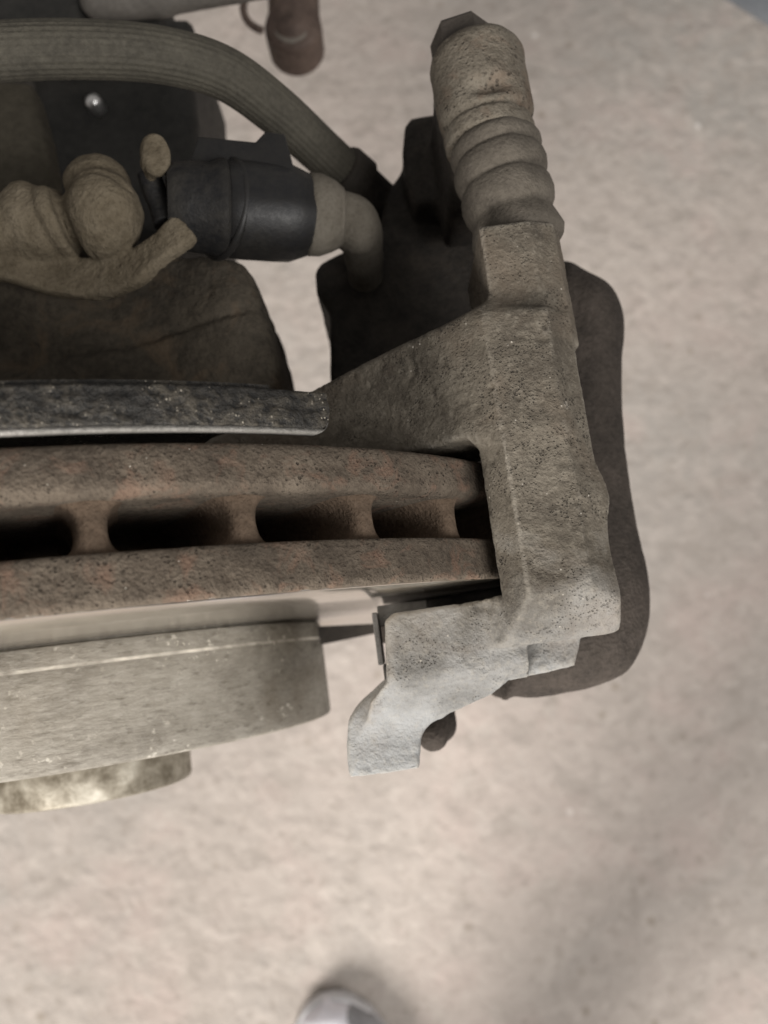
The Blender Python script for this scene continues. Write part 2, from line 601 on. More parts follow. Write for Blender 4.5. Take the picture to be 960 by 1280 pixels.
col = n.mix(n.math('MULTIPLY', gl, .75), col, (.5, .45, .37))
nb = n.bump(n.math('ADD', B, n.math('MULTIPLY', A, .8)), .8)
MAT['shield'] = n.out(col, n.mix(gl, (.62, .62, .62), (.25, .25, .25)), 0.0, nb, .35)
MAT['wornedge'] = grimy('worn_steel_edge', (0.0936, 0.09, 0.0828), (0.1584, 0.1512, 0.1368), (0.2304, 0.216, 0.2016), 6, 1.0, .55, .15, .4, metal=.2)
MAT['steel'] = grimy('bright_steel', (.5, .5, .5), (.62, .61, .6), (.75, .74, .73), 6, 1.2, .3, .03, .5, metal=.9)
MAT['clip'] = grimy('clip_steel', (0.0504, 0.0483, 0.0462), (0.084, 0.0798, 0.0756), (0.126, 0.1197, 0.1134), 8, 1.2, .5, .1, .4, metal=.4)
MAT['pad'] = grimy('pad_lining', (.012, .011, .011), (.022, .02, .019), (.04, .037, .034), 6, 1.0, .9, .2, .2)
MAT['hex'] = grimy('bolt_steel', (0.018, 0.015, 0.0126), (0.033, 0.0276, 0.0234), (0.051, 0.0432, 0.036), 8, 1.4, .65, .15, .3)
MAT['shoe'] = grimy('white_canvas', (0.66, 0.649, 0.704), (0.748, 0.737, 0.792), (0.814, 0.803, 0.858), 40, 3, .8, .15, .3)
MAT['shoegrey'] = grimy('grey_canvas', (.2, .2, .21), (.27, .27, .28), (.34, .34, .35), 40, 3, .85, .2, .2)
MAT['sole'] = grimy('sole_rubber', (.5, .5, .52), (.6, .6, .62), (.68, .68, .7), 40, 3, .7, .1, .3)
MAT['denim'] = grimy('trouser_cloth', (.04, .042, .05), (.06, .063, .075), (.085, .088, .1), 60, 2, .95, .3, .1)
MAT['mat'] = grimy('blue_grey_rubber', (.13, .14, .15), (.18, .19, .205), (.23, .24, .255), 60, 6, .85, .3, .2)

# ------------------------------------------------------------------ setting
N = 60
gx = np.concatenate([[-6000], np.linspace(-700, 900, N), [6000]])
gy = np.concatenate([[-6000], np.linspace(-700, 900, N), [6000]])
GX, GY = np.meshgrid(gx, gy, indexing='ij')
V = np.stack([GX.ravel(), GY.ravel(), np.zeros(GX.size)], 1)
V[:, 2] = 5 * (vnoise(V, 170, 2) - .5) * (np.abs(V[:, 0]) < 890) * (np.abs(V[:, 1]) < 890)
m = N + 2
F = np.array([(i * m + j, (i + 1) * m + j, (i + 1) * m + j + 1, i * m + j + 1) for i in range(m - 1) for j in range(m - 1)])
fl = link_mesh('floor', V, F, MAT['concrete'])
fl['kind'] = 'structure'


# ------------------------------------------------------------------ brake disc
YA, YB1, YB, YC, YE, YF = 0.0, -8.26, -16.1, -24.23, -51.4, -63.9
RD = 140.0
disc = thing('brake_disc', 'rusty vented brake disc seen edge-on with dull grey hat', 'brake disc', (AX, YC, AZ))
# lathe runs along -Y so that t = -Y ; angles: u = e x z
a0, b0 = (AX, 0, AZ), (AX, -1, AZ)
# visible sector finer.  e=(0,-1,0): u = e x z = (-1,0,0); v = u x e = (0,0,1)
# position angle th: x=-cos, z=sin ; sector seen: 10..75 deg right of top => th = 100..165 deg
angs = np.radians(np.concatenate([np.arange(90, 172, .22), np.arange(172, 450, 2.0)]))


def rim_rough(amp, seed):
    def fn(th, prof):
        P = np.stack([np.repeat(np.cos(th) * 140, len(prof)), np.tile(prof[:, 0] + prof[:, 1], len(th)), np.repeat(np.sin(th) * 140, len(prof))], 1)
        d = 2 * amp * fbm(P, 3.2, seed, 3) - amp * 1.4 * np.clip((vnoise(P, 1.8, seed + 9) - .68) * 4, 0, 1)
        d = d.reshape(len(th), len(prof))
        return d * (prof[:, 1] > RD - 1.8)[None]
    return fn


ri = 84
prof = [(-YA, ri), (-YA, 110), (-YA, 138.6), (.25, 139.3), (.8, 139.8), (1.5, 140), (2.5, 140), (3.5, 140.05), (4.5, 140), (5.6, 140), (6.3, 139.95), (7.1, 139.6), (7.8, 138.9), (8.26, 137.6), (8.26, 110), (8.26, ri)]
lathe('inboard_ring', prof, MAT['rust'], disc, a0, b0, angles=angs, closed=True, rad_fn=rim_rough(.16, 3))
prof = [(16.1, ri), (16.1, 110), (16.1, 139.2), (16.25, 139.65), (16.8, 139.95), (18, 140), (19, 140), (20, 140.05), (21, 140), (22, 140), (23, 139.9), (23.7, 139.6), (24.05, 139.1)]
lathe('outboard_ring', prof + [(23.0, 110), (23.0, ri)], MAT['rust'], disc, a0, b0, angles=angs, closed=True, rad_fn=rim_rough(.16, 5))
lathe('friction_face', [(23.3, 68.2), (23.3, 139.0), (24.0, 139.15), (24.23, 138.6), (24.23, 110), (24.23, 90), (24.23, 68.2)], MAT['face'], disc, a0, b0, seg=256, closed=True)
# vanes, filleted into both rings
def sd_vane(G):
    X, Y, Zr = G                      # X tangential, Y from the inboard ring towards the outboard one, Zr radius
    wob_ = .25 * np.sin(Zr * .35)
    core = np.abs(X + wob_ - .25) - 2.2
    rings = np.maximum(-(Y + .25), 0) * 0 + np.minimum(Y + .25, 8.09 - Y)
    d = smin(core, rings, 4.2)
    d = np.maximum(d, np.maximum(-Y - 2.2, Y - 10.0))
    d = np.maximum(d, np.abs(X) - 8.6)
    return np.maximum(smax(d, Zr - 138.0, 2.4), 88 - Zr)


lo_ = np.array([-9.6, -3.2, 86.4])
Gv = grid(lo_, (9.6, 11.2, 141.2), .45)
Vv, Qv = nets(sd_vane(Gv), lo_, .45)
Vv[:, 2] += .12 * 2 * fbm(Vv, 2.6, 14)
Vv = np.stack([Vv[:, 0], YB1 - Vv[:, 1] - YC, Vv[:, 2]], 1) + np.array([AX, YC, AZ])
Qv = Qv[:, ::-1].copy()
vane_mesh = None
NV = 38
for i in range(NV):
    th = R_(22.0) + i * 2 * math.pi / NV
    if vane_mesh is None:
        o = link_mesh('vane', Vv, Qv, MAT['vane'], disc)
        vane_mesh = o.data
    else:
        o = bpy.data.objects.new('vane', vane_mesh)
        C.objects.link(o)
        o.parent = disc
    o.rotation_euler = (0, th, 0)
RH = 70.4
prof = [(-YC - 6, 66.5), (-YC - .5, 66.5), (-YC - .5, 69.3), (-YC + .35, 69.4), (-YC + .6, 70.1), (-YC + 1.0, 70.3), (28.9, 70.3), (29.3, 70.3), (29.6, 70.45), (34, 70.45), (40, 70.5), (47, 70.5), (50.3, 70.5), (51.0, 70.1), (51.4, 69.0), (51.4, 50), (51.4, 29.4), (48, 29.4), (46, 60), (44, 64)]
hat = lathe('hat', prof, MAT['hat'], disc, a0, b0, seg=360, closed=True)
sharp(hat, 40)

hub = thing('wheel_hub', 'bare scuffed steel hub nose in the centre of the disc hat', 'wheel hub', (AX, YF, AZ))
sharp(lathe('spigot', [(46, 20), (46, 29.2), (50, 28.6), (56, 28.3), (62.6, 28.2), (63.5, 27.7), (63.9, 26.6), (63.9, 22), (61, 21), (50, 20)], MAT['hub'], hub, a0, b0, seg=160, closed=True), 40)
sharp(lathe('bearing_cap', [(52, .5), (52, 19.6), (58, 19.2), (60, 16), (60.4, 8), (60.4, .5)], MAT['hub'], hub, a0, b0, seg=64), 40)

# ------------------------------------------------------------------ dust shield
sh = thing('dust_shield', 'black pitted shield lip with bright worn edge beside the disc', 'dust shield', (AX, 5, AZ))
tmax, tmin = R_(38.1), R_(-70)


def arc_band(name, secs, mat, round_end=True):
    """secs: closed (y, r) section swept about the wheel axis from tmin to tmax"""
    ths = np.concatenate([np.linspace(tmin, R_(5), 40)[:-1], np.linspace(R_(5), tmax, 150)])
    secs = np.asarray(secs, float)
    vv = []
    ymin = secs[:, 0].min()
    for t in ths:
        e = tmax - t
        for y, r in secs:
            yy = y
            if round_end:          # corner of the lip is rounded off at its free end
                q = e * 140
                if q < 3.2:
                    yy = max(y, ymin + 3.2 - math.sqrt(max(0, 3.2 ** 2 - (3.2 - q) ** 2)))
            vv.append((AX + r * math.sin(t), yy, AZ + r * math.cos(t)))
    vv = np.array(vv)
    k = len(secs)
    rr = np.array([r for _ in ths for (_, r) in secs])
    if name == 'lip':
        dsp = .22 * 2 * fbm(vv, 2.4, 4) - .35 * np.clip((vnoise(vv, 1.6, 8) - .6) * 4, 0, 1)
        dirv = vv - np.array([AX, 0, AZ])
        dirv[:, 1] = 0
        dirv /= np.linalg.norm(dirv, axis=1, keepdims=True)
        vv = vv + dirv * dsp[:, None] * (rr > 140)[:, None]
    ff = []
    for i in range(len(ths) - 1):
        for j in range(k):
            j2 = (j + 1) % k
            ff.append((i * k + j, i * k + j2, (i + 1) * k + j2, (i + 1) * k + j))
    ff.append(list(range(k)))
    ff.append([(len(ths) - 1) * k + j for j in range(k)][::-1])
    return link_mesh(name, vv, ff, mat, sh)


ysec = list(np.linspace(2.3, 8.5, 16))
arc_band('lip', [(1.9, 139.2)] + [(y, 141.0 - .02 * (y - 5) ** 2) for y in ysec] + [(8.7, 139)], MAT['shield'])
arc_band('worn_edge', [(1.35, 139.2), (1.35, 140.3), (1.5, 140.6), (2.2, 140.65), (2.2, 139.2)], MAT['wornedge'])
# the shield's flat web behind the lip
ths = np.linspace(tmin, R_(34), 60)
vv = []
for t in ths:
    for r, y in ((90, 8.2), (139.5, 8.2), (139.5, 9.6), (90, 9.6)):
        vv.append((AX + r * math.sin(t), y, AZ + r * math.cos(t)))
ff = [(i * 4 + j, i * 4 + (j + 1) % 4, (i + 1) * 4 + (j + 1) % 4, (i + 1) * 4 + j) for i in range(59) for j in range(4)] + [(0, 1, 2, 3), (239, 238, 237, 236)]
sharp(link_mesh('web', vv, ff, MAT['shield'], sh))

# ------------------------------------------------------------------ caliper bracket
Z = lambda drop: CAMZ - drop
br = thing('caliper_bracket', 'cast iron caliper bracket straddling the disc edge, pale outboard end', 'caliper bracket', (30, 0, Z(185)))


def sd_bracket(G):
    X, Y, Zz = G
    # bridge: cross-section in XZ swept along Y
    sec = [(16.8, Z(163)), (24.0, Z(150)), (35.6, Z(150.4)), (41.2, Z(154)), (42.4, Z(186)), (28, Z(186))]
    bulge = 1.6 * np.exp(-((Y + 11.5) / 4.5) ** 2) + .5 * np.clip((-Y - 18) / 18, 0, 1)
    Xb = np.where(X > 32, X - bulge * np.clip((X - 32) / 8, 0, 1), X)
    d = extr(poly2(Xb, Zz, sec), Y, -42, 25.5, 1.0)
    # outboard end of the bridge slopes away
    pl = (-(Y + 28.3) * .69 + (Zz - Z(150)) * .72)
    d = smax(d, pl, 1.2)
    d = smax(d, -(Y + 37.6), 1.2)
    # pin boss
    sb = [(26.2, Z(181)), (26.2, Z(152.2)), (36.0, Z(152.2)), (41.5, Z(154.6)), (43.8, Z(160)), (43.8, Z(172)), (38, Z(181))]
    boss = extr(poly2(X, Zz, sb), Y, 20, 45.0, .7)
    d = smin(d, boss, .9)
    # inboard web reaching towards the knuckle
    zt = Z(150.6) - np.clip(24 - X, 0, 80) * .52 + 2.6 * np.exp(-((X - 2) / 10) ** 2) * 0
    wp = xy([(330, 492), (352, 480), (388, 467), (470, 440), (545, 419), (600, 402)], 160)
    wpoly = list(map(tuple, wp)) + [(36, 25), (36, 1.5), (22, 1.8), (-4, 3.5), (-40, 6.5), (-40, 18)]
    web = extr(poly2(X, Y, wpoly), Zz - zt, -26, 0, 1.6)
    d = smin(d, web, 4.0)
    # outboard arm
    ap = xy([(481, 777), (491, 764), (560, 754), (625, 741), (700, 760), (735, 800), (727, 833), (690, 842), (640, 852), (620, 870), (575, 893), (540, 904), (500, 935), (450, 925), (462, 880), (483, 853)], 163)
    arm = extr(poly2(X, Y, ap), Zz, Z(188), Z(163.2), 1.6)
    slope = (-(Y + 41.0) * .72 + (Zz - Z(163)) * .69)
    arm = smax(arm, slope, 1.0)
    ledge = smax(0 * X - 99, Zz - (Z(167.5) - .0 * X), .5)
    arm = smax(arm, np.where(X > 24, Zz - Z(168.5), -9.0), 1.5)
    d = smin(d, arm, 1.3)
    # foot
    fp = xy([(436, 975), (433, 930), (435, 903), (441, 890), (452, 878), (484, 856), (570, 858), (552, 896), (538, 903), (530, 912), (526, 926), (525, 975)], 173.5)
    foot = extr(poly2(X, Y, fp), Zz, Z(194), Z(173.2), 1.3)
    foot = smax(foot, -(Y + 59.6), .5)
    d = smin(d, foot, 2.5)
    # clearance for the disc and its pads
    rr = np.sqrt((X - AX) ** 2 + (Zz - AZ) ** 2)
    slot = np.maximum(rr - 142.0, np.maximum(-27.6 - Y, Y - 2.6))
    d = smax(d, -slot, 1.6)
    d = smax(d, -np.maximum(rr - 137.5, np.maximum(-40 - Y, Y - 16)) - 0 * X, 1.0) if False else d
    return d


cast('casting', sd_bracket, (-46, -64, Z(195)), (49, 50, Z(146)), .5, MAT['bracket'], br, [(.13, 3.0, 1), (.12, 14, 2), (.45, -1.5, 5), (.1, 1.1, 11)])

# pad clip and pads in the bracket slot
pad = thing('brake_pad', 'dark outboard brake pad edge between disc face and bracket arm', 'brake pad', (15, -30, Z(178)))


def arc_block(name, r0, r1, t0, t1, y0, y1, mat, parent, n=24):
    vv = []
    for t in np.linspace(R_(t0), R_(t1), n):
        for r, y in ((r0, y0), (r1, y0), (r1, y1), (r0, y1)):
            vv.append((AX + r * math.sin(t), y, AZ + r * math.cos(t)))
    ff = [(i * 4 + j, i * 4 + (j + 1) % 4, (i + 1) * 4 + (j + 1) % 4, (i + 1) * 4 + j) for i in range(n - 1) for j in range(4)] + [(0, 1, 2, 3)[::-1], tuple((n - 1) * 4 + j for j in range(4))]
    o = link_mesh(name, vv, ff, mat, parent, False)
    md = o.modifiers.new('bevel', 'BEVEL')
    md.width = .0006
    md.segments = 2
    return o


arc_block('friction_lining', 98, 134, 67, 100, -29, -24.6, MAT['pad'], pad)
arc_block('backing_plate', 96, 136.5, 66.5, 102, -33.5, -29.1, MAT['caliper'], pad)
cl = thing('pad_clip', 'thin folded steel pad clip under the outboard bracket arm', 'clip', (0, -35, Z(185)))
p0, p1 = at(462, 742, 172), at(490, 832, 185)


def boxm(name, lo, hi, mat, parent, bev=.3, shear=None):
    lo, hi = np.minimum(lo, hi), np.maximum(lo, hi)
    vv = np.array([(x, y, z) for x in (lo[0], hi[0]) for y in (lo[1], hi[1]) for z in (lo[2], hi[2])], float)
    ff = [(0, 1, 3, 2), (4, 6, 7, 5), (0, 4, 5, 1), (2, 3, 7, 6), (0, 2, 6, 4), (1, 5, 7, 3)]
    o = link_mesh(name, vv, ff, mat, parent, False)
    md = o.modifiers.new('bevel', 'BEVEL')
    md.width = bev * .001
    md.segments = 2
    return o


A_ = at(462, 745, 176)
B_ = at(486, 828, 176)
boxm('clip_plate', (A_[0], -27.0, Z(192)), (A_[0] + 1.2, -38, Z(174)), MAT['clip'], cl, .25)
boxm('clip_tab', (A_[0] + 1.2, -25.6, Z(178)), (A_[0] + 12, -30.0, Z(176.6)), MAT['clip'], cl, .25)
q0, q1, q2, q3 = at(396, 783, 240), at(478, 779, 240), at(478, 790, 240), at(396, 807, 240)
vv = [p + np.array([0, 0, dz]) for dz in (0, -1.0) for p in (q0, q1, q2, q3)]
link_mesh('dark_bar', vv, [(0, 3, 2, 1), (4, 5, 6, 7), (0, 1, 5, 4), (1, 2, 6, 5), (2, 3, 7, 6), (3, 0, 4, 7)], MAT['hex'], cl, False)  # thin dark bar left of the clip plate, part not identified
boxm('clip_fold', (A_[0] + .8, -38.0, Z(188)), (A_[0] + 4.0, -42.5, Z(178)), MAT['clip'], cl, .5)

# ------------------------------------------------------------------ caliper
ca = thing('brake_caliper', 'dark brown brake caliper body below and behind the bracket', 'brake caliper', (40, 20, Z(260)))


def sd_cal(G):
    X, Y, Zz = G
    op = catmull(xy([(690, 332), (733, 342), (764, 362), (781, 402), (777, 470), (781, 560), (794, 650), (811, 735), (806, 795), (776, 846), (700, 868), (645, 872), (624, 852), (610, 600), (620, 400)], 203), 5, True)
    d = extr(poly2(X, Y, op), Zz, Z(268), Z(191), 14.0)
    b = capsule(G, at(538, 900, 206), at(541, 920, 203), 3.8)
    d = smin(d, b, 2.0)
    d = smin(d, capsule(G, at(546, 905, 210), at(535, 815, 224), 5.0), 4)
    rr = np.sqrt((X - AX) ** 2 + (Zz - AZ) ** 2)
    return smax(d, -np.maximum(rr - 147, np.maximum(-34 - Y, Y - 9)), 4.0)


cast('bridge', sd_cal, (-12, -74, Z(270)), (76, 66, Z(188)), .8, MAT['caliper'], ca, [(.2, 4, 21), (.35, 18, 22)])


def sd_house(G):
    X, Y, Zz = G
    op = xy([(397, 352), (404, 342), (440, 322), (476, 300), (478, 262), (498, 236), (512, 226), (540, 215), (620, 215), (690, 335), (690, 490), (416, 490), (414, 403), (399, 379)], 212)
    d = extr(poly2(X, Y, op), Zz, Z(262), Z(204), 3.0)
    bp = xy([(503, 192), (506, 160), (514, 150), (540, 146), (620, 146), (640, 260), (520, 260), (507, 228)], 196)
    d = smin(d, extr(poly2(X, Y, bp), Zz, Z(235), Z(194), 2.2), 2.0)
    # web up to the guide-pin ear
    lp = [(24.5, Z(200)), (24.5, Z(168)), (36, Z(166)), (44, Z(172)), (44, Z(200))]
    d = smin(d, extr(poly2(X, Zz, lp), Y, 64, 92, 2.5), 3.0)
    rr = np.sqrt((X - AX) ** 2 + (Zz - AZ) ** 2)
    return smax(d, -np.maximum(rr - 147, np.maximum(-40 - Y, Y - 9)), 3.0)


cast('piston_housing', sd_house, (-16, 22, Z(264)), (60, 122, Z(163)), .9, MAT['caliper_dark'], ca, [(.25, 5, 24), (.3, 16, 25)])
PX, PZ = 33.5, Z(163.5)


def sd_ear(G):
    X, Y, Zz = G
    r = np.sqrt((X - PX) ** 2 + (Zz - PZ) ** 2)
    d = extr(r - 10.4, Y, 71.2, 92.6, 4.8)
    d = smax(d, -(np.sqrt(r * 0 + (Y - 76.5) ** 2 + ((Zz - (PZ + 11)) * .8) ** 2 + ((X - PX) * .33) ** 2) - 2.2), 1.4)
    d = smin(d, extr(r - 9.9, Y, 68.6, 72.6, .8), .5)
    return d


cast('guide_pin_ear', sd_ear, (22, 65, PZ - 13), (48, 95, PZ + 13), .45, MAT['ear'], ca, [(.2, 3.5, 31), (.25, 9, 32), (.3, -1.8, 33)])

gp = thing('guide_pin', 'dusty ribbed rubber boot and hex bolt of the caliper guide pin', 'guide pin', (PX, 57, PZ))
prof = [(44.6, 8.0), (45.2, 9.5), (46.8, 9.8), (48.8, 9.3), (50.6, 8.8), (51.4, 8.5), (52.0, 8.9), (53.4, 9.7), (55.4, 10.0), (57.4, 9.8), (58.4, 9.35), (58.8, 9.05), (59.2, 9.4), (60.4, 10.0), (62.2, 10.2), (64.0, 9.9), (64.8, 9.5), (65.1, 9.2), (65.5, 9.5), (66.4, 9.9), (67.6, 10.0), (68.6, 9.6), (69.4, 9.0), (70, 8.4)]


def wob(th, prof):
    P = np.stack([np.repeat(np.cos(th) * 10, len(prof)), np.tile(prof[:, 0], len(th)), np.repeat(np.sin(th) * 10, len(prof))], 1)
    return (.5 * 2 * fbm(P, 5, 41) + 1.6 * fbm(P * np.array([1, .05, 1]), 9, 44)).reshape(len(th), len(prof))


_ax = np.array([-.088, 1, 0])
_ax /= np.linalg.norm(_ax)
lathe('boot', prof, MAT['rubber'], gp, np.array([35.9, 45.0, PZ]) - _ax * 45, np.array([35.9, 45.0, PZ]) - _ax * 44, seg=96, rad_fn=wob)
hx = [(0, 0.1), (0, 7.2), (5.4, 7.2), (6.2, 6.6), (6.2, .1)]
lathe('bolt_head', hx, MAT['hex'], gp, (PX - 2.0, 92.2, PZ - 2.0), (PX - 2.0, 93.2, PZ - 2.0), seg=6, twist=.25, smooth=False)
lathe('bolt_flange', [(0, .1), (0, 8.6), (1.4, 8.4), (2, 7.2), (2, .1)], MAT['hex'], gp, (PX - 1.2, 90.6, PZ - 2.0), (PX - 1.2, 92, PZ - 2.0), seg=40)

# ------------------------------------------------------------------ brake hose
ho = thing('brake_hose', 'thick dark grey rubber brake hose arching across the top', 'hose', at(200, 68, 165))
path = catmull([at(-60, 74, 150), at(0, 65, 151), at(100, 62, 154), at(200, 69, 160), at(280, 92, 168), at(345, 138, 180), at(400, 188, 194), at(440, 224, 204), at(478, 258, 212)], 14)
tube('tube', path, np.full(len(path), 5.6), MAT['hose'], ho, 96, (.13, 26))
k = len(path)
e0, e1 = at(425, 212, 201), at(482, 262, 213)
L = np.linalg.norm(e1 - e0)
lathe('ferrule', [(0, 5.6), (0, 6.9), (1, 7.4), (6.5, 7.5), (7.4, 6.4), (12, 6.3), (L + 3, 6.2)], MAT['caliper_dark'], ho, e0, e1, seg=40)

# ------------------------------------------------------------------ knuckle
kn = thing('steering_knuckle', 'dark brown rusty steering knuckle behind the dust shield', 'knuckle', at(150, 410, 240))


def sd_kn(G):
    X, Y, Zz = G
    op = xy([(-90, 300), (150, 310), (305, 330), (318, 345), (331, 375), (340, 415), (347, 445), (352, 490), (350, 520), (-90, 520)], 186)
    zt = Z(184) + 1.5 * np.sin(X * .16) - .10 * (X + 30) * (X > -30)
    d = extr(poly2(X, Y, op), Zz - zt, -50, 0, 3.5)
    # long crease
    cy = at(150, 432, 186)[1] + .12 * (X + 55)
    d = d + 1.2 * np.exp(-((Y - cy) / 1.0) ** 2) * np.exp(-((X + 52) / 30) ** 4)
    d = smin(d, capsule(G, at(-80, 372, 190), at(40, 372, 188), 11), 8)
    return d


cast('knuckle_casting', sd_kn, (-118, 8, Z(240)), (-14, 75, Z(174)), .8, MAT['knuckle'], kn, [(.5, 6, 51), (.9, 18, 52), (.5, -3, 53)])

# ------------------------------------------------------------------ mud-caked clip
mc = thing('hose_clip', 'tan mud-caked lumpy clip with a curved arm holding the black plug', 'clip', at(120, 300, 185))


def sd_mud(G):
    d = ellip(G, at(130, 268, 166), (8.2, 10.0, 8.5))
    d = smin(d, ellip(G, at(122, 236, 170), (7.6, 7.2, 7.0)), 1.2)
    d = smin(d, ellip(G, at(58, 282, 168), (5.0, 7.6, 6.5)), 2.0)
    d = smin(d, ellip(G, at(32, 262, 168), (4.6, 6.0, 6)), 2.5)
    d = smin(d, capsule(G, at(70, 278, 170), at(110, 275, 170), 6.5), 1.5)
    d = smin(d, capsule(G, at(-60, 300, 168), at(30, 290, 168), 8.5, 6.6), 4.0)
    # curved arm below
    P = catmull([at(-50, 318, 166), at(15, 330, 168), at(70, 345, 171), at(120, 349, 171), at(165, 337, 168), at(205, 308, 165), at(228, 290, 164)], 4)
    rad = np.interp(np.arange(len(P)), np.linspace(0, len(P) - 1, 7), [4.5, 4.2, 4.6, 4.4, 4.0, 3.3, 3.6])
    arm = None
    for i in range(len(P) - 1):
        c = capsule(G, P[i], P[i + 1], rad[i], rad[i + 1])
        arm = c if arm is None else smin(arm, c, .6)
    zc = np.interp(G[0], P[:, 0], P[:, 2])
    arm = smax(arm, np.abs(G[2] - zc) - 1.9, .5)
    end = at(236, 286, 164)
    nx_ = np.array([.75, .55])
    arm = smax(arm, (G[0] - end[0]) * nx_[0] + (G[1] - end[1]) * nx_[1], .4)
    # ribs and creases in the crust
    cr = at(66, 280, 168)
    tl = (G[0] - cr[0]) * .96 + (G[1] - cr[1]) * .22
    fl_ = np.sqrt((G[1] - cr[1]) ** 2 + (G[2] - cr[2]) ** 2)
    d = smin(d, extr(fl_ - 8.0, tl, -.6, 2.6, 1.2), .9)          # collar rings of the fitting
    d = smin(d, extr(fl_ - 7.6, tl + 5.6, -1.4, 1.4, 1.2), .9)
    d = smax(d, -(np.abs(tl - 4.4) + np.maximum(6.2 - fl_, 0) - .7), .8)
    cb = at(126, 250, 166)
    ring = np.abs(np.hypot(G[0] - cb[0], (G[1] - (cb[1] - 6)) * .9) - 8.2)
    d = d + .7 * np.exp(-(ring / .8) ** 2) * (G[1] > cb[1] - 1)
    return smin(d, arm, 1.2)


cast('mud_crust', sd_mud, (-112, 40, Z(184)), (-28, 92, Z(153)), .55, MAT['mud'], mc, [(.5, 8, 61), (.25, 3.2, 62), (.35, -2.0, 63), (.1, 1.2, 66)])


def sd_tab(G):
    d = ellip(G, at(194, 194, 161), (3.2, 5.0, 2.6))
    d = smin(d, capsule(G, at(190, 205, 162), at(190, 222, 164), 2.2, 1.4), 1.5)
    q = at(194, 194, 159.4)
    return smax(d, (G[2] - q[2]) * .93 + (G[0] - q[0]) * .36, .3)


ctab = at(194, 200, 162)
cast('mud_tab', sd_tab, ctab - 11, ctab + 11, .4, MAT['mud'], mc, [(.3, 3, 64), (.25, -1.4, 65)])
lk = catmull([at(186, 216, 165), at(192, 236, 166), at(200, 256, 167), at(207, 280, 167)], 6)
tube('clip_wire', lk, np.full(len(lk), 2.6), MAT['plug_collar'], mc, 20)

# ------------------------------------------------------------------ plug connector
pc = thing('cable_plug', 'black plastic cable plug with latch rail and tan rubber elbow', 'connector', at(300, 260, 185))
ea, eb = at(208, 257, 168), at(398, 270, 178)
ed = (eb - ea) / np.linalg.norm(eb - ea)
T = lambda mm: ea + ed * mm
LL = np.linalg.norm(eb - ea)
sharp(lathe('collar', [(0, 3), (0, 8.3), (1.2, 9.2), (5, 9.6), (9.5, 10.0), (10.6, 10.5), (12.6, 10.9), (13.2, 10.3), (13.2, 8.5)], MAT['plug_collar'], pc, T(0), T(1), seg=64), 45)


def oct_fn(th, prof):
    w_ = np.clip(np.cos(th * 4), 0, 1) ** 2
    return np.repeat((-.35 * w_)[:, None], len(prof), 1)


sharp(lathe('housing', [(13.0, 8), (13.0, 10.0), (13.6, 10.5), (16, 10.7), (24, 10.8), (27.5, 10.7), (30.5, 9.6), (LL - .5, 8.3), (LL, 6)], MAT['plastic'], pc, T(0), T(1), seg=96, rad_fn=oct_fn), 40)
gd = ed - .5 * np.array([0, 0, 1.0])
gd /= np.linalg.norm(gd)
gc = T(12.6)
lathe('gasket', [(-1.0, 10.2), (-.8, 11.2), (0, 11.5), (.8, 11.2), (1.0, 10.2)], MAT['plastic'], pc, gc, gc + gd, seg=64, closed=True)
lathe('boot_lip', [(-.9, 6.2), (-.6, 7.2), (0, 7.5), (.6, 7.2), (.9, 6.2)], MAT['boot'], pc, T(LL + 4.2), T(LL + 5.2), seg=48, closed=True)
# latch rail on the inboard side, tall in the middle of the side facing the camera
side = np.cross((0, 0, 1.0), ed)
side /= np.linalg.norm(side)
rail = [(236, 230), (251, 180), (322, 187), (334, 174), (358, 177), (374, 236)]
rp = [at(p[0], p[1], 170) for p in rail]
vv = [tuple(p + np.array([0, 0, 3.0])) for p in rp] + [tuple(p + np.array([0, 0, -6.0])) for p in rp]
nr = len(rp)
ff = [tuple(range(nr))[::-1], tuple(range(nr, 2 * nr))] + [(i, (i + 1) % nr, nr + (i + 1) % nr, nr + i) for i in range(nr)]
o = link_mesh('latch_rail', vv, ff, MAT['plastic'], pc, False)
md = o.modifiers.new('bevel', 'BEVEL')
md.width = .0004
md.segments = 2
lathe('seal_ring', [(0, 4), (0, 8.6), (1.0, 9.2), (3.5, 9.1), (6.5, 8.0), (8.5, 6.6), (9, 3)], MAT['boot'], pc, T(LL - 3.2), T(LL - 2.2), seg=64, rad_fn=lambda th, prof: (.25 * np.sin(3 * th + 1))[:, None].repeat(len(prof), 1))


def sd_elbow(G):
    P = catmull([at(408, 270, 180), at(432, 276, 182), at(448, 290, 185), at(454, 312, 192), at(456, 334, 200), at(457, 350, 206)], 4)
    rad = np.interp(np.arange(len(P)), np.linspace(0, len(P) - 1, 6), [6.0, 6.0, 5.4, 4.6, 4.2, 4.2])
    d = None
    for i in range(len(P) - 1):
        c = capsule(G, P[i], P[i + 1], rad[i], rad[i + 1])
        d = c if d is None else smin(d, c, 1.0)
    d = smin(d, ellip(G, at(447, 282, 182), (5.0, 6.9, 5.5)), 1.2)
    q = at(455, 322, 196)
    return smin(d, ellip(G, q, (4.9, 3.0, 4.4)), .6)


qa = at(440, 300, 190)
cast('elbow', sd_elbow, qa - np.array([16, 24, 24]), qa + np.array([16, 24, 24]), .5, MAT['boot'], pc, [(.15, 4, 71)])

# ------------------------------------------------------------------ suspension behind
st = thing('suspension_strut', 'black suspension strut body behind the hose', 'strut', at(150, 130, 300))


